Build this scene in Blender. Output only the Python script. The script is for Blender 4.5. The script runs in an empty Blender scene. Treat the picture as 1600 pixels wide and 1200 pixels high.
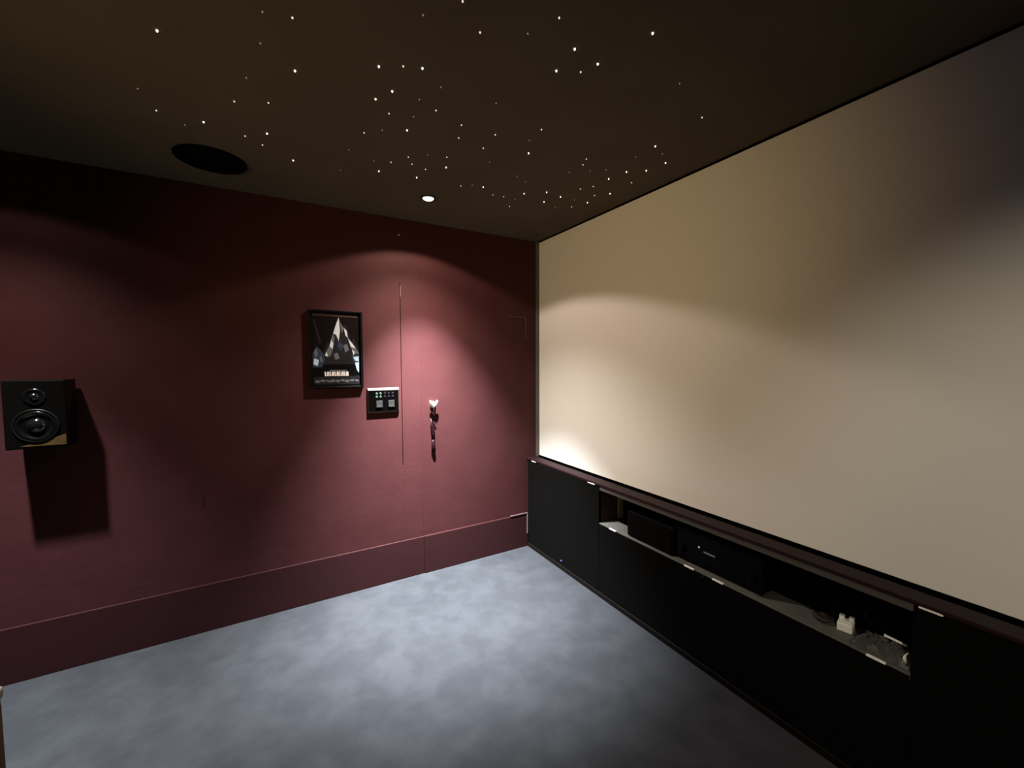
import bpy, bmesh, math, random
from mathutils import Vector, Matrix

C = bpy.context.scene.collection
SC = bpy.context.scene
R = math.radians

# ------------------------------------------------------------------ camera
H_CAM = 1.402
cam_d = bpy.data.cameras.new('camera'); cam = bpy.data.objects.new('camera', cam_d); C.objects.link(cam)
cam_d.sensor_width = 36.0; cam_d.sensor_fit = 'HORIZONTAL'
cam_d.lens = 642.87 / 1600 * 36.0
cam_d.clip_start = 0.02
RT = Vector((0.86416891, -0.50318427, -0.00420626))
UP = Vector((0.03039753, 0.04385737, 0.99857525))
FW = Vector((0.50228288, 0.86306554, -0.05319573))
cam.matrix_world = Matrix(((RT.x, UP.x, -FW.x, 0), (RT.y, UP.y, -FW.y, 0), (RT.z, UP.z, -FW.z, H_CAM), (0, 0, 0, 1)))
SC.camera = cam

# ------------------------------------------------------------------ world, view
w = bpy.data.worlds.new('world'); SC.world = w; w.use_nodes = True
w.node_tree.nodes['Background'].inputs[0].default_value = (0.02, 0.015, 0.01, 1)
w.node_tree.nodes['Background'].inputs[1].default_value = 0.05
SC.view_settings.view_transform = 'Standard'
SC.view_settings.look = 'None'
SC.view_settings.gamma = 1.0
SC.view_settings.use_curve_mapping = False
SC.view_settings.exposure = 0.0

# ------------------------------------------------------------------ lights: room downlights and added fills
def spot(name, loc, target, power, col, half, blend, rad=0.03, parent=None):
    d = bpy.data.lights.new(name, 'SPOT'); o = bpy.data.objects.new(name, d); C.objects.link(o)
    d.energy = power; d.color = col; d.spot_size = R(2 * half); d.spot_blend = blend; d.shadow_soft_size = rad
    o.location = loc
    o.rotation_euler = (Vector(target) - Vector(loc)).to_track_quat('-Z', 'Y').to_euler()
    return o

HC = 2.30           # ceiling
DV = 2.616          # plane of the maroon wall
DC = 1.647          # plane of the cabinet front
DS = 1.761          # plane of the screen
LAMP = (0.764, 2.214)
LAMP_B = (-1.00, 2.12)
# each downlight: a tight cool core, a softer beam and a faint warm skirt cut off by its rim
for (x, y), (tx, ty), pc, pb, ph in ((LAMP, (0.92, 2.33), 2350, 215, 31), (LAMP_B, (-1.00, 1.95), 640, 60, 3)):
    spot('downlight_core', (x, y, 2.285), (tx, ty, 0), pc, (0.90, 0.95, 1.00), 33.4, 1.0)
    spot('downlight_beam', (x, y, 2.285), (x, y, 0), pb, (1.0, 0.91, 0.80), 55, 0.9)
    spot('downlight_halo', (x, y, 2.285), (x, y, 0), ph * 1.15, (1.0, 0.80, 0.66), 67.5, 0.13)
# unseen spots added to brighten the screen: a warm fill and a side fill
spot('warm_fill_spot', (-2.6, 0.2, 1.55), (1.76, 2.35, 1.75), 195, (1.0, 0.69, 0.30), 26, 1.0, 0.12)
spot('side_fill_spot', (-1.5, -1.2, 2.24), (1.76, -0.05, 0.80), 165, (1.0, 0.86, 0.64), 18, 0.8, 0.05)


# ------------------------------------------------------------------ materials
def mat(name, col, rough=0.6, metal=0.0, coat=0.0, spec=0.5, noise=None, bump=None, emit=None, estr=0.0, alpha=None, trans=0.0, sheen=0.0):
    m = bpy.data.materials.new(name); m.use_nodes = True
    nt = m.node_tree; b = nt.nodes['Principled BSDF']
    b.inputs['Base Color'].default_value = (*col, 1)
    b.inputs['Roughness'].default_value = rough
    b.inputs['Metallic'].default_value = metal
    b.inputs['Coat Weight'].default_value = coat
    b.inputs['Specular IOR Level'].default_value = spec
    b.inputs['Sheen Weight'].default_value = sheen
    b.inputs['Transmission Weight'].default_value = trans
    if emit:
        b.inputs['Emission Color'].default_value = (*emit, 1); b.inputs['Emission Strength'].default_value = estr
    tc = nt.nodes.new('ShaderNodeTexCoord')
    if noise:                                   # (scale, detail, second colour, low, high)
        n = nt.nodes.new('ShaderNodeTexNoise'); n.inputs['Scale'].default_value = noise[0]; n.inputs['Detail'].default_value = noise[1]
        nt.links.new(tc.outputs['Object'], n.inputs['Vector'])
        r = nt.nodes.new('ShaderNodeMapRange'); r.inputs[1].default_value = noise[3]; r.inputs[2].default_value = noise[4]
        nt.links.new(n.outputs['Fac'], r.inputs[0])
        mx = nt.nodes.new('ShaderNodeMix'); mx.data_type = 'RGBA'
        mx.inputs['A'].default_value = (*col, 1); mx.inputs['B'].default_value = (*noise[2], 1)
        nt.links.new(r.outputs[0], mx.inputs['Factor']); nt.links.new(mx.outputs['Result'], b.inputs['Base Color'])
    if bump:                                    # (scale, strength, distance)
        n = nt.nodes.new('ShaderNodeTexNoise'); n.inputs['Scale'].default_value = bump[0]; n.inputs['Detail'].default_value = 6
        nt.links.new(tc.outputs['Object'], n.inputs['Vector'])
        bp = nt.nodes.new('ShaderNodeBump'); bp.inputs['Strength'].default_value = bump[1]; bp.inputs['Distance'].default_value = bump[2]
        nt.links.new(n.outputs['Fac'], bp.inputs['Height']); nt.links.new(bp.outputs[0], b.inputs['Normal'])
    return m

M = {}
M['wall'] = mat('maroon_paint', (0.047, 0.0140, 0.0148), 0.60, spec=0.10, noise=(7, 4, (0.053, 0.0165, 0.0172), 0.35, 0.7), bump=(26, 0.25, 0.004))
M['skirting'] = mat('maroon_satin_paint', (0.030, 0.0095, 0.0105), 0.5, spec=0.12, bump=(40, 0.08, 0.002))
M['seam'] = mat('seam_shadow_filler', (0.012, 0.004, 0.004), 0.8)
M['joint_highlight'] = mat('painted_joint_highlight', (0.20, 0.13, 0.11), 0.7)  # pale colour for the highlight painted on the wall joint
M['ceiling'] = mat('black_brown_ceiling_cloth', (0.108, 0.087, 0.058), 0.95, spec=0.1, noise=(3, 3, (0.098, 0.078, 0.052), 0.4, 0.7), bump=(160, 0.2, 0.001))
M['carpet'] = None
M['screen'] = mat('woven_screen_cloth', (0.84, 0.83, 0.80), 0.9, spec=0.1)
M['velvet'] = mat('black_velvet_border', (0.0015, 0.0013, 0.0013), 0.95, spec=0.0)
M['alu'] = mat('dull_grey_aluminium', (0.09, 0.085, 0.08), 0.5)
M['ledge'] = mat('maroon_ledge_paint', (0.018, 0.007, 0.008), 0.5, spec=0.12, bump=(50, 0.06, 0.002))
M['fascia'] = mat('grey_primer_board', (0.06, 0.052, 0.044), 0.7)
M['shelf'] = mat('grey_shelf_board', (0.10, 0.10, 0.088), 0.7, noise=(9, 3, (0.08, 0.08, 0.07), 0.4, 0.7))
M['cloth'] = mat('black_speaker_cloth', (0.0034, 0.0032, 0.0030), 0.95, spec=0.02, bump=(400, 0.2, 0.0006))
M['plinth'] = mat('dark_plinth_paint', (0.006, 0.0045, 0.004), 0.5, spec=0.1)
M['dark'] = mat('painted_shelf_shadow', (0.002, 0.002, 0.002), 0.9, spec=0.02)
M['sideboard'] = mat('dark_maroon_side_board', (0.020, 0.008, 0.009), 0.7)
M['gloss'] = mat('black_gloss_lacquer', (0.0018, 0.0016, 0.0014), 0.25, spec=0.12)
M['cone'] = mat('black_poly_cone', (0.002, 0.002, 0.002), 0.16, spec=0.6)
M['cap'] = mat('polished_black_cap', (0.003, 0.003, 0.003), 0.10, coat=0.8, spec=0.8)
M['rubber'] = mat('black_rubber', (0.004, 0.004, 0.004), 0.55)
M['warm_reflection'] = mat('painted_warm_reflection', (0.055, 0.030, 0.008), 0.5, spec=0.1, noise=(14, 5, (0.030, 0.018, 0.007), 0.4, 0.65))  # brown that paints in the warm reflection on the speaker front
M['metal'] = mat('brushed_steel', (0.5, 0.5, 0.5), 0.3, metal=1.0)
M['white'] = mat('white_plastic', (0.85, 0.84, 0.80), 0.45)
M['clip'] = mat('white_tab_plastic', (0.95, 0.94, 0.90), 0.4)
M['black_plastic'] = mat('black_plastic', (0.002, 0.002, 0.002), 0.4, spec=0.12)
M['amp'] = mat('black_hifi_casing', (0.0012, 0.0012, 0.0016), 0.45, spec=0.06)
M['brownlump'] = mat('dark_brown_plastic', (0.012, 0.008, 0.005), 0.6)
M['bag'] = mat('clear_crinkled_plastic', (0.60, 0.61, 0.59), 0.10, trans=0.92, spec=0.7)
M['frame'] = mat('black_satin_frame', (0.0022, 0.0016, 0.0016), 0.4, spec=0.10)
M['keyframe'] = mat('pale_champagne_frame', (0.080, 0.063, 0.048), 0.5, spec=0.1)
M['keyface'] = mat('black_keypad_glass', (0.0009, 0.0007, 0.0007), 0.5, spec=0.01)
M['green'] = mat('green_lit_button', (0.012, 0.03, 0.016), 0.5, emit=(0.10, 0.42, 0.14), estr=0.28)
M['mauve'] = mat('dim_mauve_button', (0.006, 0.0035, 0.0055), 0.5, spec=0.1)
M['knob'] = mat('grey_rocker', (0.022, 0.022, 0.021), 0.5, spec=0.15)
M['strap'] = mat('maroon_leather_strap', (0.009, 0.0016, 0.0028), 0.45, spec=0.15)
M['lens'] = mat('lit_downlight_lens', (1, 1, 1), 0.5, emit=(0.90, 1.0, 0.97), estr=5)
M['bezel'] = mat('black_lamp_bezel', (0.010, 0.010, 0.010), 0.4)
M['star_b'] = mat('bright_star_tip', (1, 1, 1), 0.4, emit=(1.0, 0.94, 0.80), estr=2.6)
M['star_m'] = mat('medium_star_tip', (1, 1, 1), 0.4, emit=(1.0, 0.92, 0.78), estr=0.75)
M['star_f'] = mat('faint_star_tip', (0.3, 0.3, 0.3), 0.4, emit=(0.9, 0.85, 0.75), estr=0.16)
M['led'] = mat('blue_violet_led', (0.1, 0.08, 0.5), 0.4, emit=(0.22, 0.14, 1.0), estr=0.9)
M['display'] = mat('dim_grey_display', (0.10, 0.10, 0.10), 0.3, emit=(0.5, 0.5, 0.48), estr=0.06)
M['dot'] = mat('small_standby_light', (0.3, 0.3, 0.3), 0.3, emit=(0.9, 0.9, 0.9), estr=0.5)
M['cream'] = mat('cream_edge_paint', (0.115, 0.095, 0.058), 0.5)
M['oak'] = mat('dark_golden_brown_wood', (0.055, 0.031, 0.006), 0.6, spec=0.08, noise=(6, 5, (0.038, 0.021, 0.004), 0.4, 0.7))
M['back'] = mat('dark_back_wall_paint', (0.040, 0.014, 0.015), 0.7)

def carpet_mat():
    m = bpy.data.materials.new('grey_blue_carpet'); m.use_nodes = True
    nt = m.node_tree; b = nt.nodes['Principled BSDF']; L = nt.links
    tc = nt.nodes.new('ShaderNodeTexCoord')
    n1 = nt.nodes.new('ShaderNodeTexNoise'); n1.inputs['Scale'].default_value = 8.0; n1.inputs['Detail'].default_value = 7; n1.inputs['Distortion'].default_value = 0.2
    n2 = nt.nodes.new('ShaderNodeTexNoise'); n2.inputs['Scale'].default_value = 420; n2.inputs['Detail'].default_value = 3
    for n in (n1, n2): L.new(tc.outputs['Object'], n.inputs['Vector'])
    r1 = nt.nodes.new('ShaderNodeMapRange'); r1.inputs[1].default_value = .38; r1.inputs[2].default_value = .64; L.new(n1.outputs['Fac'], r1.inputs[0])
    mx = nt.nodes.new('ShaderNodeMix'); mx.data_type = 'RGBA'
    mx.inputs['A'].default_value = (0.0320, 0.0342, 0.0388, 1); mx.inputs['B'].default_value = (0.0415, 0.0440, 0.0495, 1)
    L.new(r1.outputs[0], mx.inputs['Factor'])
    r2 = nt.nodes.new('ShaderNodeMapRange'); r2.inputs[1].default_value = .3; r2.inputs[2].default_value = .7; r2.inputs[3].default_value = .86; r2.inputs[4].default_value = 1.12
    L.new(n2.outputs['Fac'], r2.inputs[0])
    mul = nt.nodes.new('ShaderNodeMix'); mul.data_type = 'RGBA'; mul.blend_type = 'MULTIPLY'; mul.inputs['Factor'].default_value = 1
    L.new(mx.outputs['Result'], mul.inputs['A']); L.new(r2.outputs[0], mul.inputs['B']); L.new(mul.outputs['Result'], b.inputs['Base Color'])
    b.inputs['Roughness'].default_value = 1.0; b.inputs['Specular IOR Level'].default_value = 0.05
    bp = nt.nodes.new('ShaderNodeBump'); bp.inputs['Strength'].default_value = 0.35; bp.inputs['Distance'].default_value = 0.004
    L.new(n2.outputs['Fac'], bp.inputs['Height']); L.new(bp.outputs[0], b.inputs['Normal'])
    return m
M['carpet'] = carpet_mat()

# ------------------------------------------------------------------ helpers
def box(bm, x0, x1, y0, y1, z0, z1, mi=0, bev=0.0):
    vs = [bm.verts.new((x, y, z)) for z in (z0, z1) for x, y in ((x0, y0), (x1, y0), (x1, y1), (x0, y1))]
    fs = [bm.faces.new([vs[i] for i in q]) for q in ((3, 2, 1, 0), (4, 5, 6, 7), (0, 1, 5, 4), (1, 2, 6, 5), (2, 3, 7, 6), (3, 0, 4, 7))]
    for f in fs: f.material_index = mi
    if bev:
        es = list({e for f in fs for e in f.edges})
        bmesh.ops.bevel(bm, geom=es, offset=bev, segments=2, profile=0.5, affect='EDGES', clamp_overlap=True)
    return vs

def poly(bm, pts, mi=0):
    f = bm.faces.new([bm.verts.new(p) for p in pts]); f.material_index = mi; return f

def lathe(bm, prof, n=32, axis='z', c=(0, 0, 0), mi=0):
    """revolve (radius, height) pairs about an axis through c; '-y' revolves with height along -Y"""
    rings = []
    for r, h in prof:
        ring = []
        for k in range(1 if r == 0 else n):
            a = 2 * math.pi * k / n
            p = (r * math.cos(a), r * math.sin(a), h)
            if axis == '-y': p = (p[0], -p[2], p[1])
            ring.append(bm.verts.new((p[0] + c[0], p[1] + c[1], p[2] + c[2])))
        rings.append(ring)
    for a, b in zip(rings, rings[1:]):
        m = max(len(a), len(b))
        for k in range(m):
            k2 = (k + 1) % m
            q = [a[k % len(a)], a[k2 % len(a)], b[k2 % len(b)], b[k % len(b)]]
            q = list(dict.fromkeys(q))
            if len(q) >= 3:
                f = bm.faces.new(q); f.material_index = mi; f.smooth = True

def tube(bm, pts, rad, n=8, flat=1.0, mi=0):
    """tapered tube through points; flat squeezes it along Y"""
    rings = []
    for i, p in enumerate(pts):
        p = Vector(p); a = Vector(pts[max(0, i - 1)]); b = Vector(pts[min(len(pts) - 1, i + 1)])
        t = (b - a).normalized(); u = t.cross(Vector((0, 1, 0))).normalized(); v = t.cross(u).normalized()
        r = rad[i] if isinstance(rad, (list, tuple)) else rad
        rings.append([bm.verts.new(p + u * (r * math.cos(2 * math.pi * k / n)) + v * (r * flat * math.sin(2 * math.pi * k / n))) for k in range(n)])
    for a, b in zip(rings, rings[1:]):
        for k in range(n):
            f = bm.faces.new((a[k], a[(k + 1) % n], b[(k + 1) % n], b[k])); f.smooth = True; f.material_index = mi
    for r_ in (rings[0], rings[-1]):
        f = bm.faces.new(r_); f.material_index = mi

def obj(name, bm, ms, parent=None, loc=(0, 0, 0)):
    bmesh.ops.recalc_face_normals(bm, faces=bm.faces)
    me = bpy.data.meshes.new(name); bm.to_mesh(me); bm.free()
    for m in (ms if isinstance(ms, (list, tuple)) else [ms]): me.materials.append(m)
    o = bpy.data.objects.new(name, me); C.objects.link(o)
    if parent: o.parent = parent
    o.location = loc
    return o

def boxobj(name, b, m, parent=None, bev=0.0):
    """a box mesh with its origin at the base centre (world axes; parents sit unrotated at their own location)"""
    bm = bmesh.new(); cx, cy, z0 = (b[0] + b[1]) / 2, (b[2] + b[3]) / 2, b[4]
    box(bm, b[0] - cx, b[1] - cx, b[2] - cy, b[3] - cy, 0, b[5] - z0, 0, bev)
    o = obj(name, bm, m, parent)
    pw = Vector((0, 0, 0)); q = parent
    while q: pw += q.location; q = q.parent
    o.location = Vector((cx, cy, z0)) - pw
    return o

def tag(o, label=None, cat=None, group=None, kind=None):
    if label: o['label'] = label
    if cat: o['category'] = cat
    if group: o['group'] = group
    if kind: o['kind'] = kind
    return o

def thing(name, loc, label, cat, group=None):
    o = bpy.data.objects.new(name, None); C.objects.link(o); o.location = loc; o.empty_display_size = 0.05
    return tag(o, label, cat, group)

def struct(o, label, cat): return tag(o, label, cat, kind='structure')

# ------------------------------------------------------------------ room shell
X0, X1, Y0 = -3.0, 2.40, -1.70
struct(boxobj('floor', (X0, X1, Y0, DV + .10, -0.06, 0), M['carpet']), 'grey blue short pile carpet over the whole floor', 'floor')
struct(boxobj('ceiling', (X0, X1, Y0, DV + .10, HC, HC + .08), M['ceiling']), 'dark brown black cloth ceiling dotted with tiny star lights', 'ceiling')
# maroon wall of butted panels: narrow joints left open, filled flush above and below
bm = bmesh.new()
TH = 0.08
S1, S2, S0 = 0.7085, 0.8365, -0.3285
box(bm, X0, S1 - .0022, DV, DV + TH, 0, HC)
box(bm, S1 + .0022, S2 - .0006, DV, DV + TH, 0, HC)
box(bm, S2 + .0006, X1, DV, DV + TH, 0, HC)
box(bm, S1 - .0022, S1 + .0022, DV + .0006, DV + TH, 1.90, HC)
box(bm, S1 - .0022, S1 + .0022, DV + .0006, DV + TH, 0, 0.74)
box(bm, S1 - .0022, S1 + .0022, DV + .012, DV + TH, 0.74, 1.90, 1)
box(bm, S2 - .0006, S2 + .0006, DV + .0015, DV + TH, 0, HC)
struct(obj('wall_left', bm, [M['wall'], M['seam']]), 'maroon painted wall of butted panels with fine upright joints', 'wall')
struct(boxobj('wall_right', (1.80, X1, Y0, DV, 0.66, HC), M['dark']), 'dark wall hidden behind the projection screen', 'wall')
struct(boxobj('wall_back', (X0, X1, Y0 - .1, Y0, 0, HC), M['back']), 'dark maroon wall behind the viewer', 'wall')
struct(boxobj('wall_side', (X0 - .1, X0, Y0, DV + .10, 0, HC), M['back']), 'dark maroon wall at the far end of the room', 'wall')
# skirting: three lengths, the right-hand one a little prouder
bm = bmesh.new()
box(bm, X0, S2, DV - .012, DV, 0, 0.2505, 0, .003)
box(bm, S2, DC, DV - .017, DV, 0, 0.2520, 0, .003)
struct(obj('baseboard_left', bm, M['skirting']), 'tall maroon skirting board along the maroon wall', 'skirting board')
# pale sliver painting in the lit edge at the head of the upright joint
bm = bmesh.new()
poly(bm, [(-.0012, 0, 0), (.0016, 0, .004), (.0020, 0, .060), (.0004, 0, .072), (-.0010, 0, .066)])
r_ = bmesh.ops.extrude_face_region(bm, geom=list(bm.faces)); bmesh.ops.translate(bm, verts=[v for v in r_['geom'] if isinstance(v, bmesh.types.BMVert)], vec=(0, -.003, 0))
struct(obj('joint_highlight_sliver', bm, M['joint_highlight'], loc=(0.7105, DV, 1.815)), 'pale painted highlight at the top of the upright wall joint', 'trim')
bm = bmesh.new(); box(bm, -.0012, .0012, -.0025, 0, 0, .075, 0, .0008)
struct(obj('trim_2', bm, M['wall'], loc=(S0 + .003, DV, .655)), 'tiny raised paint ridge on the joint below the speaker side of the wall', 'trim')

# ------------------------------------------------------------------ projection screen
YS0 = -0.30
scr = thing('projection_screen', (DS, 1.16, 0.66), 'huge blank cream white projection screen filling the right hand wall', 'screen')
boxobj('screen_surface', (DS, DS + .012, YS0, DV - .006, 0.684, HC - .006), M['screen'], scr)
boxobj('side_frame', (DS - .030, DS + .012, DV - .0055, DV - .0005, 0.66, HC - .002), M['alu'], scr)
boxobj('top_border', (DS - .012, DS + .012, YS0, DV - .006, HC - .0055, HC - .0005), M['velvet'], scr)
boxobj('bottom_border', (DS - .0055, DS - .0005, YS0, DV - .006, 0.672, 0.6875), M['velvet'], scr)

# ------------------------------------------------------------------ low cabinet under the screen
CY0 = -0.90
YA, YB = 1.812, 0.432            # open niche from YA (far) to YB (near)
cab = thing('media_cabinet', (DC, 0.86, 0), 'long low black cloth fronted cabinet under the screen with an open slot', 'cabinet')
boxobj('top_ledge', (DC - .002, DS - .034, CY0, DV - .002, 0.668, 0.682), M['ledge'], cab, .003)
boxobj('fascia_rail', (DC + .004, DC + .024, YB, YA, 0.644, 0.667), M['fascia'], cab)
boxobj('shelf', (DC + .001, 1.772, YB, YA, 0.428, 0.447), M['shelf'], cab, .002)
boxobj('shaded_shelf_rear', (1.7725, 2.20, YB, YA, 0.428, 0.4465), M['dark'], cab)  # back of the shelf, the ledge's shadow put in as black
boxobj('side_board', (DC + .020, DC + .150, YA, YA + .018, 0.448, 0.667), M['sideboard'], cab)
boxobj('batten', (DC + .152, DC + .185, YA - .012, YA + .018, 0.448, 0.640), M['shelf'], cab)
boxobj('divider', (DC + .020, 2.20, YB - .018, YB, 0.0, 0.667), M['dark'], cab)
boxobj('back_board', (2.20, 2.22, CY0, DV - .002, 0.0, 0.658), M['dark'], cab)
boxobj('inner_wall', (DC + .187, 2.20, YA + .0, YA + .018, 0.448, 0.658), M['dark'], cab)
boxobj('plinth', (DC - .004, DC + .016, CY0, DV - .018, 0.0, 0.030), M['plinth'], cab, .003)
def front_panel(ya, yb, z1, clips, label):
    pn = boxobj('front_panel', (DC, DC + .018, ya, yb, 0.034, z1), M['cloth'], cab, .0025)
    for cy, ln in clips:
        c = boxobj('clip', (DC - .004, DC + .006, cy - ln / 2, cy + ln / 2, z1 - .0015, z1 + .0045), M['clip'], pn, .0015)
        c['label'] = 'white tab clip'
    return pn
pl = front_panel(YA + .001, DV - .020, 0.666, ((2.515, .050), (1.880, .062)), '')
front_panel(1.1304, YA - .0005, 0.443, ((1.699, .052), (1.200, .052)), '')
front_panel(YB + .0005, 1.1298, 0.443, ((1.057, .052), (0.514, .050)), '')
front_panel(CY0, YB - .0005, 0.666, ((0.394, .052), (-0.30, .052)), '')
bm = bmesh.new(); lathe(bm, [(.005, 0), (.004, .003), (0, .004)], 12)
led = obj('power_led', bm, M['led'], pl); led.rotation_euler = (0, -math.pi / 2, 0)
led.location = Vector((DC - .0005, 2.178, 0.062)) - cab.location - pl.location; led['label'] = 'tiny blue violet indicator light'

# ------------------------------------------------------------------ things in the slot
t = thing('centre_speaker', (1.80, 1.455, 0.4475), 'long black box at the far end of the cabinet slot', 'speaker')
boxobj('body', (1.668, 1.95, 1.305, 1.606, 0.4475, 0.585), M['black_plastic'], t, .006)
boxobj('grille', (1.660, 1.668, 1.313, 1.598, 0.456, 0.577), M['cloth'], t, .003)
t = thing('amplifier', (1.84, 1.09, 0.4475), 'black hi-fi amplifier with a dim display line in the cabinet slot', 'amplifier')
boxobj('casing', (1.690, 2.02, 0.890, 1.294, 0.455, 0.600), M['amp'], t, .003)
boxobj('front_plate', (1.682, 1.690, 0.886, 1.298, 0.453, 0.602), M['amp'], t, .003)
boxobj('display', (1.6805, 1.682, 1.095, 1.150, 0.526, 0.533), M['display'], t)
boxobj('standby_light', (1.6802, 1.682, 1.172, 1.178, 0.540, 0.546), M['dot'], t)
for y in (0.96, 1.24):
    bm = bmesh.new(); lathe(bm, [(0, 0), (.020, 0), (.022, .004), (.020, .008), (0, .008)], 20)
    obj('foot', bm, M['rubber'], t).location = Vector((1.74, y, 0.4475)) - t.location
    bm = bmesh.new(); lathe(bm, [(0, 0), (.018, 0), (.018, .016), (.015, .018), (0, .018)], 24)
    k = obj('knob', bm, M['amp'], t); k.rotation_euler = (0, -math.pi / 2, 0); k.location = Vector((1.682, 0.93 if y < 1 else 1.262, 0.50)) - t.location

# white plug adapter with two prongs, brown lump and dark plug beside it
bm = bmesh.new()
box(bm, -.026, .026, -.022, .022, 0, .030, 0, .004)
box(bm, .008, .024, -.021, -.006, .030, .042, 0, .002)
box(bm, .008, .024, .006, .021, .030, .042, 0, .002)
o = obj('plug_adapter', bm, M['white'], loc=(1.735, 0.628, .4475)); o.rotation_euler = (0, 0, R(12))
tag(o, 'small white plug adapter lying on the grey shelf of the slot', 'plug')
bm = bmesh.new()
bmesh.ops.create_icosphere(bm, subdivisions=3, radius=1)
for v in bm.verts:
    v.co = Vector((v.co.x * .030, v.co.y * .030, (v.co.z + 1) * .012 * (1 + .2 * math.sin(v.co.x * 5) * math.cos(v.co.y * 4))))
for f in bm.faces: f.smooth = True
tag(obj('rubber_pad', bm, M['brownlump'], loc=(1.725, 0.694, .4475)), 'dark brown lump touching the left side of the white plug adapter', 'pad')
t = thing('cable_plug', (1.752, 0.578, .4475), 'black plug with a cable between the white adapter and the clear plastic bag', 'plug')
boxobj('plug_body', (1.728, 1.776, .562, .594, .4475, .474), M['black_plastic'], t, .006)
bm = bmesh.new(); tube(bm, [(.020, 0, .012), (.07, .01, .010), (.14, .05, .006), (.24, .06, .005)], .004, 8)
obj('cable', bm, M['rubber'], t)
# crumpled clear plastic bag
rng = random.Random(5)
bm = bmesh.new()
NX, NY = 12, 20
gr = []
for i in range(NX):
    row = []
    for j in range(NY):
        a, b = i / (NX - 1), j / (NY - 1)
        e = min(a, 1 - a, b, 1 - b)
        h = .002 + .030 * min(1, e * 5) * (0.45 + rng.random() * .75)
        row.append(bm.verts.new(((a - .5) * .100 + rng.uniform(-.003, .003), (b - .5) * .150 + rng.uniform(-.003, .003), h)))
    gr.append(row)
for i in range(NX - 1):
    for j in range(NY - 1):
        bm.faces.new((gr[i][j], gr[i + 1][j], gr[i + 1][j + 1], gr[i][j + 1]))
low = [[bm.verts.new((v.co.x, v.co.y, .0008)) for v in row] for row in gr]
for i in range(NX - 1):
    for j in range(NY - 1):
        bm.faces.new((low[i][j], low[i][j + 1], low[i + 1][j + 1], low[i + 1][j]))
for i in range(NX - 1):
    for r0, l0 in ((0, 0), (NY - 1, NY - 1)):
        bm.faces.new((gr[i][r0], low[i][r0], low[i + 1][r0], gr[i + 1][r0]))
for j in range(NY - 1):
    for r0 in (0, NX - 1):
        bm.faces.new((gr[r0][j], gr[r0][j + 1], low[r0][j + 1], low[r0][j]))
bag = thing('plastic_bag', (1.712, 0.518, .4475), 'crumpled clear plastic packet at the near end of the cabinet slot', 'bag')
obj('film', bm, M['bag'], bag)
bm = bmesh.new(); box(bm, -.003, .003, -.030, .030, 0, .008, 0, .002)
o = obj('white_strip', bm, M['clip'], bag); o.location = (.030, -.022, .032); o.rotation_euler = (R(4), R(20), R(3)); o['label'] = 'white sealing strip'
bm = bmesh.new(); poly(bm, [(-.022, 0, 0), (.016, 0, 0), (.020, .003, .012), (.004, .006, .030), (-.010, .004, .022)])
r_ = bmesh.ops.extrude_face_region(bm, geom=list(bm.faces)); bmesh.ops.translate(bm, verts=[v for v in r_['geom'] if isinstance(v, bmesh.types.BMVert)], vec=(0, -.004, 0))
o = obj('paper_insert', bm, M['clip'], bag); o.location = (-.014, -.066, .004); o.rotation_euler = (0, 0, R(-30)); o['label'] = 'white paper corner'

# ------------------------------------------------------------------ framed poster
PX0, PX1, PZ0, PZ1, PD = 0.182, 0.474, 1.252, 1.706, 0.024
pc = ((PX0 + PX1) / 2, DV, PZ0)
pos = thing('framed_poster', pc, 'black framed dark poster with pale blue grey shapes on the maroon wall', 'poster')
PW, PH = PX1 - PX0, PZ1 - PZ0
bm = bmesh.new()
fw = 0.013
box(bm, -PW / 2, -PW / 2 + fw, -PD, -.0005, 0, PH, 0, .003); box(bm, PW / 2 - fw, PW / 2, -PD, -.0005, 0, PH, 0, .003)
box(bm, -PW / 2 + fw, PW / 2 - fw, -PD, -.0005, 0, fw, 0, .003); box(bm, -PW / 2 + fw, PW / 2 - fw, -PD, -.0005, PH - fw, PH, 0, .003)
obj('frame', bm, M['frame'], pos)
ink = [mat('poster_ink_black', (0.002, 0.0015, 0.0015), .4, spec=0.12), mat('poster_ink_grey', (0.085, 0.085, 0.092), .4, spec=0.12), mat('poster_ink_pale', (0.42, 0.43, 0.46), .4, spec=0.12),
       mat('poster_ink_slate_blue', (0.022, 0.030, 0.055), .4, spec=0.12), mat('poster_ink_light_blue', (0.34, 0.44, 0.50), .4, spec=0.12), mat('poster_ink_title', (0.62, 0.56, 0.55), .4, spec=0.12),
       mat('poster_ink_brown', (0.004, 0.0022, 0.002), .4, spec=0.12), mat('poster_ink_mid', (0.012, 0.011, 0.013), .4, spec=0.12), mat('poster_top_reflection', (0.06, 0.03, 0.026), .4, spec=0.12)]
bm = bmesh.new()
iw, ih = PW - 2 * fw, PH - 2 * fw
layer = [0]
def shard(pts, mi):          # pts in 0..1 poster coordinates (x right, y up)
    layer[0] += 1
    y = -.012 - layer[0] * .00004
    poly(bm, [((a - .5) * iw, y, fw + b * ih) for a, b in pts], mi)
shard([(0, 0), (1, 0), (1, 1), (0, 1)], 0)
shard([(.02, .34), (.98, .34), (.98, .97), (.02, .97)], 6)
shard([(.03, .955), (.95, .945), (.95, .975), (.03, .985)], 8)  # reddish gloss reflection along the top edge, painted into the print
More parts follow.
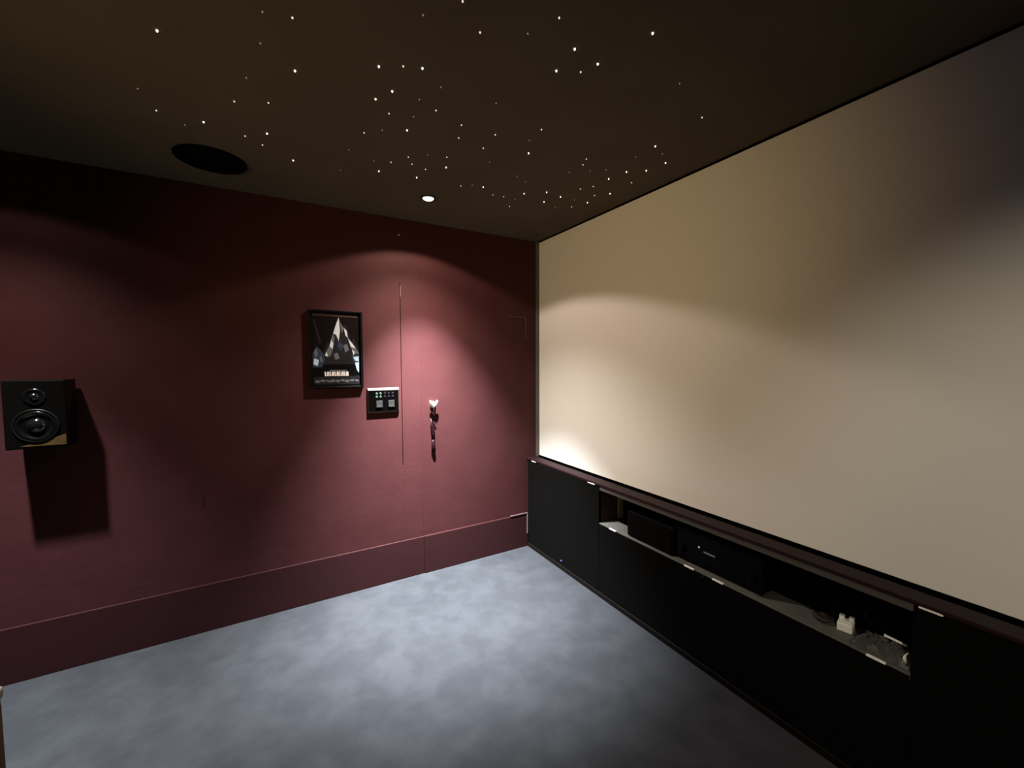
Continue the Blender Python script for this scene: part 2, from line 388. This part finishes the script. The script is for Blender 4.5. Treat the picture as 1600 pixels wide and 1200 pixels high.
# a jagged ridge of crags lit from the left, slate and ice below it
shard([(.04, .90), (.07, .91), (.20, .60), (.16, .58)], 7)
shard([(.12, .30), (.33, .60), (.40, .55), (.56, .94), (.63, .80), (.70, .85), (.80, .62), (.86, .66), (.98, .48), (.98, .30)], 7)
shard([(.56, .94), (.50, .84), (.44, .72), (.50, .70), (.55, .62), (.58, .76)], 2)
shard([(.56, .94), (.60, .86), (.66, .80), (.62, .72), (.60, .80)], 1)
shard([(.66, .80), (.72, .76), (.74, .66), (.69, .70)], 2)
shard([(.44, .72), (.38, .62), (.44, .56), (.47, .66)], 1)
shard([(.40, .63), (.36, .55), (.42, .50), (.44, .58)], 2)
shard([(.55, .62), (.64, .56), (.60, .48), (.52, .54)], 3)
shard([(.74, .66), (.84, .58), (.90, .52), (.80, .54)], 2)
shard([(.80, .54), (.90, .52), (.97, .45), (.86, .44)], 1)
shard([(.64, .56), (.72, .58), (.76, .50), (.68, .46)], 1)
shard([(.36, .55), (.28, .46), (.36, .40), (.42, .48)], 1)
shard([(.30, .47), (.26, .42), (.33, .40)], 2)
shard([(.82, .50), (.88, .47), (.85, .42)], 2)
shard([(.02, .44), (.10, .54), (.20, .48), (.27, .36), (.20, .26), (.02, .26)], 3)
shard([(.04, .46), (.10, .52), (.13, .44), (.08, .38)], 1)
shard([(.05, .38), (.14, .36), (.12, .28), (.03, .30)], 4)
shard([(.16, .40), (.20, .41), (.22, .34), (.17, .33)], 1)
shard([(.44, .44), (.52, .46), (.56, .38), (.47, .36)], 1)
shard([(.60, .40), (.68, .42), (.70, .35), (.63, .34)], 7)
shard([(.80, .42), (.97, .43), (.97, .20), (.88, .28)], 3)
shard([(.84, .40), (.96, .41), (.96, .34), (.88, .35)], 4)
shard([(.88, .32), (.96, .33), (.96, .18), (.91, .23)], 4)
shard([(.03, .03), (.97, .02), (.97, .14), (.03, .13)], 7)
for k in range(9):
    a = .06 + k * .10
    shard([(a, .055 + .01 * (k % 3)), (a + .085, .05 + .01 * (k % 2)), (a + .085, .085 + .012 * (k % 2)), (a, .088)], 1)
shard([(.35, .205), (.70, .205), (.70, .222), (.35, .222)], 1)
for k in range(15):          # blurred title: a row of pale upright strokes
    a = .25 + k * .0330
    s = .012 if k % 3 == 1 else -.004
    shard([(a, .140), (a + .024, .140), (a + .024 + s, .200), (a + s, .200)], 5)
obj('print', bm, ink, pos)
bm = bmesh.new(); box(bm, -PW / 2 + fw, PW / 2 - fw, -.0118, -.0006, fw, PH - fw)
obj('backing', bm, M['frame'], pos)

# ------------------------------------------------------------------ keypad
KX0, KX1, KZ0, KZ1, KD = 0.496, 0.689, 1.090, 1.246, 0.017
key = thing('wall_keypad', ((KX0 + KX1) / 2, DV, KZ0), 'black wall keypad with pale frame and four green lit buttons', 'keypad')
kw, kh = KX1 - KX0, KZ1 - KZ0
bm = bmesh.new()
a, b, it = kw / 2, kh, .011
out = [(-a, -.0005, 0), (a, -.0005, 0), (a, -.0005, b), (-a, -.0005, b)]
mid = [(-a, -.006, 0), (a, -.006, 0), (a, -.006, b), (-a, -.006, b)]
inn = [(-a + .005, -KD, .014), (a - .005, -KD, .014), (a - .005, -KD, b - .014), (-a + .005, -KD, b - .014)]
lip = [(-a + .008, -KD, .015), (a - .008, -KD, .015), (a - .008, -KD, b - .015), (-a + .008, -KD, b - .015)]
rings = [[bm.verts.new(p) for p in r_] for r_ in (out, mid, inn, lip)]
for r0, r1 in zip(rings, rings[1:]):
    for k in range(4): bm.faces.new((r0[k], r0[(k + 1) % 4], r1[(k + 1) % 4], r1[k]))
bm.faces.new(rings[0])
obj('frame', bm, M['keyframe'], key)
bm = bmesh.new(); box(bm, -a + .0055, a - .0055, -KD - .0015, -KD + .004, .0145, b - .0145, 0, .001)
obj('face', bm, M['keyface'], key)
for i, bx in enumerate((-.043, -.020, .006, .030, .054)):
    for j, bz in enumerate((.121, .101)):
        bm = bmesh.new(); lathe(bm, [(.0075, 0), (.0075, .002), (.006, .003), (0, .003)], 16, '-y')
        o = obj('button', bm, M['green'] if i < 2 else M['mauve'], key, (bx, -KD - .0013, bz))
        o['label'] = 'glowing green round button' if i < 2 else 'dim mauve round button'
for bx in (-.028, .045):
    bm = bmesh.new()
    box(bm, -.0185, .0185, -.004, 0, .0, .042, 0, .0015)
    box(bm, -.0185, .0185, -.007, -.004, .0, .010, 0, .001)
    obj('rocker', bm, M['knob'], key, (bx, -KD - .0013, .036))

# ------------------------------------------------------------------ hook with hanging strap
hk = thing('coat_hook', (0.908, DV, 1.105), 'white twin pronged hook on the maroon wall right of the keypad', 'hook')
bm = bmesh.new(); box(bm, -.012, .012, -.005, -.0004, 0, .040, 0, .002)
obj('back_plate', bm, M['white'], hk)
for s in (-1, 1):
    bm = bmesh.new()
    tube(bm, [(0, -.004, .006), (s * .004, -.018, .004), (s * .011, -.030, .014), (s * .018, -.034, .032), (s * .024, -.036, .048)], [.007, .0085, .009, .008, .0055], 10)
    obj('prong', bm, M['white'], hk)
st = thing('hanging_strap', (0.908, DV - .022, 1.12), 'twisted dark maroon strap hanging from the white hook', 'strap')
bm = bmesh.new()
tube(bm, [(-.016, .004, -.002), (-.014, .000, -.03), (.004, -.004, -.065), (.016, .000, -.09)], [.005, .006, .006, .004], 8, .5)
tube(bm, [(.014, .006, -.002), (.015, .004, -.03), (.004, .006, -.065), (-.012, .002, -.088)], [.005, .006, .006, .004], 8, .5)
obj('loop', bm, M['strap'], st)
bm = bmesh.new(); tube(bm, [(-.013, .006, -.086), (-.008, .004, -.14), (-.003, .006, -.19), (.006, .008, -.235)], [.006, .008, .007, .006], 8, .4)
obj('strap_end', bm, M['strap'], st)
bm = bmesh.new(); tube(bm, [(.010, .008, -.086), (.004, .006, -.13), (.008, .010, -.18), (.006, .008, -.235)], [.004, .005, .006, .006], 8, .4)
obj('strap_end', bm, M['strap'], st)
bm = bmesh.new(); tube(bm, [(.006, .008, -.230), (-.002, .006, -.245), (.000, .004, -.275), (.006, .006, -.305), (.012, .010, -.315)], [.006, .013, .014, .011, .004], 8, .5)
obj('tassel', bm, M['strap'], st)

# ------------------------------------------------------------------ corner strips on the wall beside the cabinet
def bracket(z, y, label, m):
    o = thing('corner_strip', (DC - .006, y, z), label, 'trim strip', 'angled corner strips by the cabinet')
    bm = bmesh.new(); box(bm, -.150, .004, -.004, -.0004, -.004, .003, 0, .001); obj('level_strip', bm, m, o)
    bm = bmesh.new(); box(bm, -.004, .004, -.004, -.0004, -.160, -.0045, 0, .001); obj('upright_strip', bm, m, o)
M['strip'] = mat('worn_metal_strip', (0.19, 0.135, 0.125), .5)
M['strip_dull'] = mat('painted_metal_strip', (0.055, 0.030, 0.030), .5)
bracket(1.732, DV, 'dull angled corner strip high on the maroon wall beside the screen', M['strip_dull'])
bracket(0.260, DV - .017, 'pale angled corner strip on the skirting beside the black cabinet', M['strip'])

# ------------------------------------------------------------------ wall speaker
SX, SYF, SZ = -0.862, DV - .135, 1.048
sw, sh, sd = 0.186, 0.288, 0.115
sp = thing('wall_speaker', (SX, SYF, SZ), 'glossy black box speaker mounted on the maroon wall at left', 'speaker')
bm = bmesh.new(); box(bm, -sw / 2, sw / 2, 0, sd, 0, sh, 0, .005); obj('enclosure', bm, M['gloss'], sp)
bm = bmesh.new(); box(bm, -.03, .03, sd, .1345, .10, .20, 0, .003); obj('wall_bracket', bm, M['black_plastic'], sp)
tz, wz = .218, .096
bm = bmesh.new(); lathe(bm, [(.034, -.001), (.034, .004), (.030, .006), (.022, .002), (.016, .001)], 40, '-y', (0, 0, tz)); obj('tweeter_ring', bm, M['cone'], sp)
bm = bmesh.new(); lathe(bm, [(.016, .001), (.014, .006), (.009, .010), (0, .012)], 32, '-y', (0, 0, tz)); obj('tweeter_dome', bm, M['cap'], sp)
bm = bmesh.new(); lathe(bm, [(.071, -.001), (.071, .004), (.066, .006), (.062, .003)], 48, '-y', (0, 0, wz)); obj('woofer_ring', bm, M['black_plastic'], sp)
bm = bmesh.new(); lathe(bm, [(.062, .001), (.058, .006), (.053, .006), (.049, .001), (.040, -.0002), (.026, -.0006), (.020, -.0004)], 48, '-y', (0, 0, wz)); obj('woofer_cone', bm, M['cone'], sp)
bm = bmesh.new(); lathe(bm, [(.030, -.0004), (.027, .005), (.020, .010), (.010, .0135), (0, .0145)], 32, '-y', (0, 0, wz)); obj('dust_cap', bm, M['cap'], sp)
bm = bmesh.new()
poly(bm, [(-.05, -.0008, .012), (.088, -.0008, .010), (.088, -.0008, .056), (.02, -.0008, .030)])  # thin wedge standing in for a warm reflection in the gloss
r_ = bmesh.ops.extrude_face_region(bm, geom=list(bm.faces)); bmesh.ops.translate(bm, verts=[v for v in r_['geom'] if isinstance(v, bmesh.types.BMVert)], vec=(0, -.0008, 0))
o = obj('painted_reflection', bm, M['warm_reflection'], sp); o['label'] = 'golden brown painted reflection at the lower right of the speaker front'

# ------------------------------------------------------------------ ceiling fittings
t = thing('ceiling_speaker', (-0.205, 2.280, HC), 'round black in-ceiling speaker grille near the maroon wall', 'speaker')
bm = bmesh.new(); lathe(bm, [(.135, 0), (.135, -.004), (.128, -.007), (.122, -.004)], 48); obj('rim', bm, M['dark'], t)
bm = bmesh.new(); lathe(bm, [(.122, -.003), (.08, -.0045), (0, -.005)], 48); obj('grille', bm, M['dark'], t)
def downlight(x, y, label):
    t = thing('downlight', (x, y, HC), label, 'ceiling light', 'recessed ceiling downlights')
    bm = bmesh.new(); lathe(bm, [(.044, 0), (.044, -.003), (.038, -.007), (.030, -.006), (.029, -.001)], 40); obj('bezel', bm, M['bezel'], t)
    bm = bmesh.new(); lathe(bm, [(.029, -.002), (.027, -.008), (.020, -.011), (0, -.012)], 32); obj('lens', bm, M['lens'], t)
downlight(*LAMP, 'small round lit downlight in the ceiling above the keypad')

# star lights: fibre tips pushed through the ceiling cloth
STARS = {
    ('left', 'b'): [(-0.241, 1.481), (-0.193, 1.941), (0.088, 1.469), (0.01, 1.914), (0.108, 2.105)],
    ('left', 'f'): [(-0.352, 1.818), (-0.043, 1.581), (-0.257, 2.001), (0.006, 1.271), (-0.001, 1.395), (0.302, 2.099), (0.307, 1.889)],
    ('left', 'm'): [(-0.328, 1.938), (-0.085, 1.74), (-0.065, 1.978), (0.073, 1.253), (0.016, 1.691), (-0.007, 2.022)],
    ('middle', 'b'): [(0.307, 1.322), (0.424, 1.264), (0.371, 1.417), (0.332, 1.486)],
    ('middle', 'm'): [(0.371, 1.285), (0.517, 1.053), (0.437, 0.987)],
    ('lamp', 'm'): [(0.392, 1.547), (0.338, 1.721), (0.532, 1.445), (0.688, 1.741), (0.542, 1.824), (0.575, 1.879), (0.488, 1.908), (0.644, 1.897)],
    ('lamp', 'f'): [(0.395, 1.668), (0.474, 1.522), (0.418, 1.934), (0.609, 1.766)],
    ('lamp', 'b'): [(0.478, 1.62), (0.72, 1.832), (0.46, 2.023), (0.634, 2.001)],
    ('middle', 'f'): [(0.462, 1.415), (0.365, 1.076), (0.504, 1.319)],
    ('mid', 'f'): [(0.699, 1.303), (0.872, 1.689), (0.928, 1.448)],
    ('mid', 'm'): [(0.647, 1.484), (0.673, 1.572), (0.789, 1.479), (0.793, 1.594), (1.396, 0.999), (0.927, 1.358)],
    ('screen', 'm'): [(0.857, 1.983), (1.23, 1.451), (1.252, 1.5), (1.587, 1.525), (1.45, 1.655), (1.051, 2.002), (1.114, 1.996), (1.21, 2.099), (1.528, 1.93), (1.413, 1.711), (1.532, 1.738)],
    ('screen', 'f'): [(0.905, 1.947), (1.487, 1.253), (1.407, 1.33), (1.244, 1.592), (1.322, 1.532), (1.379, 1.485), (1.41, 1.713), (1.12, 1.782), (1.186, 1.995), (1.475, 1.841), (1.45, 1.986), (1.051, 1.748)],
    ('screen', 'b'): [(0.963, 1.94), (1.409, 1.224), (1.565, 1.3), (1.477, 1.452), (1.548, 1.396), (1.456, 1.549), (1.188, 1.905), (1.283, 1.832), (1.345, 1.946), (1.383, 1.843), (1.564, 1.833), (1.587, 1.678)],
    ('overhead', 'm'): [(0.675, 0.907), (0.854, 1.036)],
    ('overhead', 'f'): [(0.632, 0.992), (1.166, 0.918)],
    ('overhead', 'b'): [(0.778, 0.971), (0.876, 0.983), (0.785, 1.069), (0.927, 0.82)],
    ('mid', 'b'): [(0.981, 1.535)],
}
WHERE = {'screen': 'in the band beside the screen corner', 'left': 'scattered over the left of the ceiling',
         'overhead': 'in the sparse group nearest overhead', 'middle': 'in the middle row across the ceiling',
         'lamp': 'in the cluster above the lit downlight', 'mid': 'between the downlight cluster and the screen'}
HOW = {'b': 'bright', 'm': 'dimmer', 'f': 'very faint'}
star_src = {}
for k, (r0, h0) in {'b': (.0026, .0056), 'm': (.0023, .0042), 'f': (.0022, .0034)}.items():
    bm = bmesh.new(); lathe(bm, [(r0, .0002), (r0, -h0 * .45), (r0 * .7, -h0 * .85), (0, -h0)], 12)
    star_src[k] = obj('star_light', bm, M['star_' + k])
used = set()
for (c, k), pts in STARS.items():
    for (x, y) in pts:
        o = star_src[k]
        if k in used: o = o.copy(); C.objects.link(o)
        used.add(k)
        o.location = (x, y, HC)
        tag(o, '%s tiny star light %s' % (HOW[k], WHERE[c]), 'star light', '%s star lights %s' % (HOW[k], WHERE[c]))
bm = bmesh.new(); lathe(bm, [(.0040, -.0002), (.0040, .002), (.0028, .004), (0, .0048)], 12, '-y')
tag(obj('wall_speck', bm, M['white'], loc=(0.708, DV, 2.199)), 'single tiny white speck high on the maroon wall under the downlight', 'speck')  # tiny white dome on the wall

# ------------------------------------------------------------------ low furniture cut off by the left edge
t = thing('low_cabinet', (-1.02, 1.62, 0), 'dark golden brown low cabinet with cream top edge cut off at lower left', 'cabinet')
FX = -0.757
boxobj('carcass', (FX - .50, FX - .006, 1.36, 1.868, 0.03, 0.362), M['oak'], t, .004)
boxobj('top_slab', (FX - .51, FX, 1.35, 1.874, 0.362, 0.400), M['cream'], t, .008)
boxobj('plinth', (FX - .48, FX - .03, 1.38, 1.84, 0.0, 0.030), M['plinth'], t)
boxobj('door', (FX - .006, FX + .002, 1.38, 1.85, 0.05, 0.352), M['oak'], t, .003)
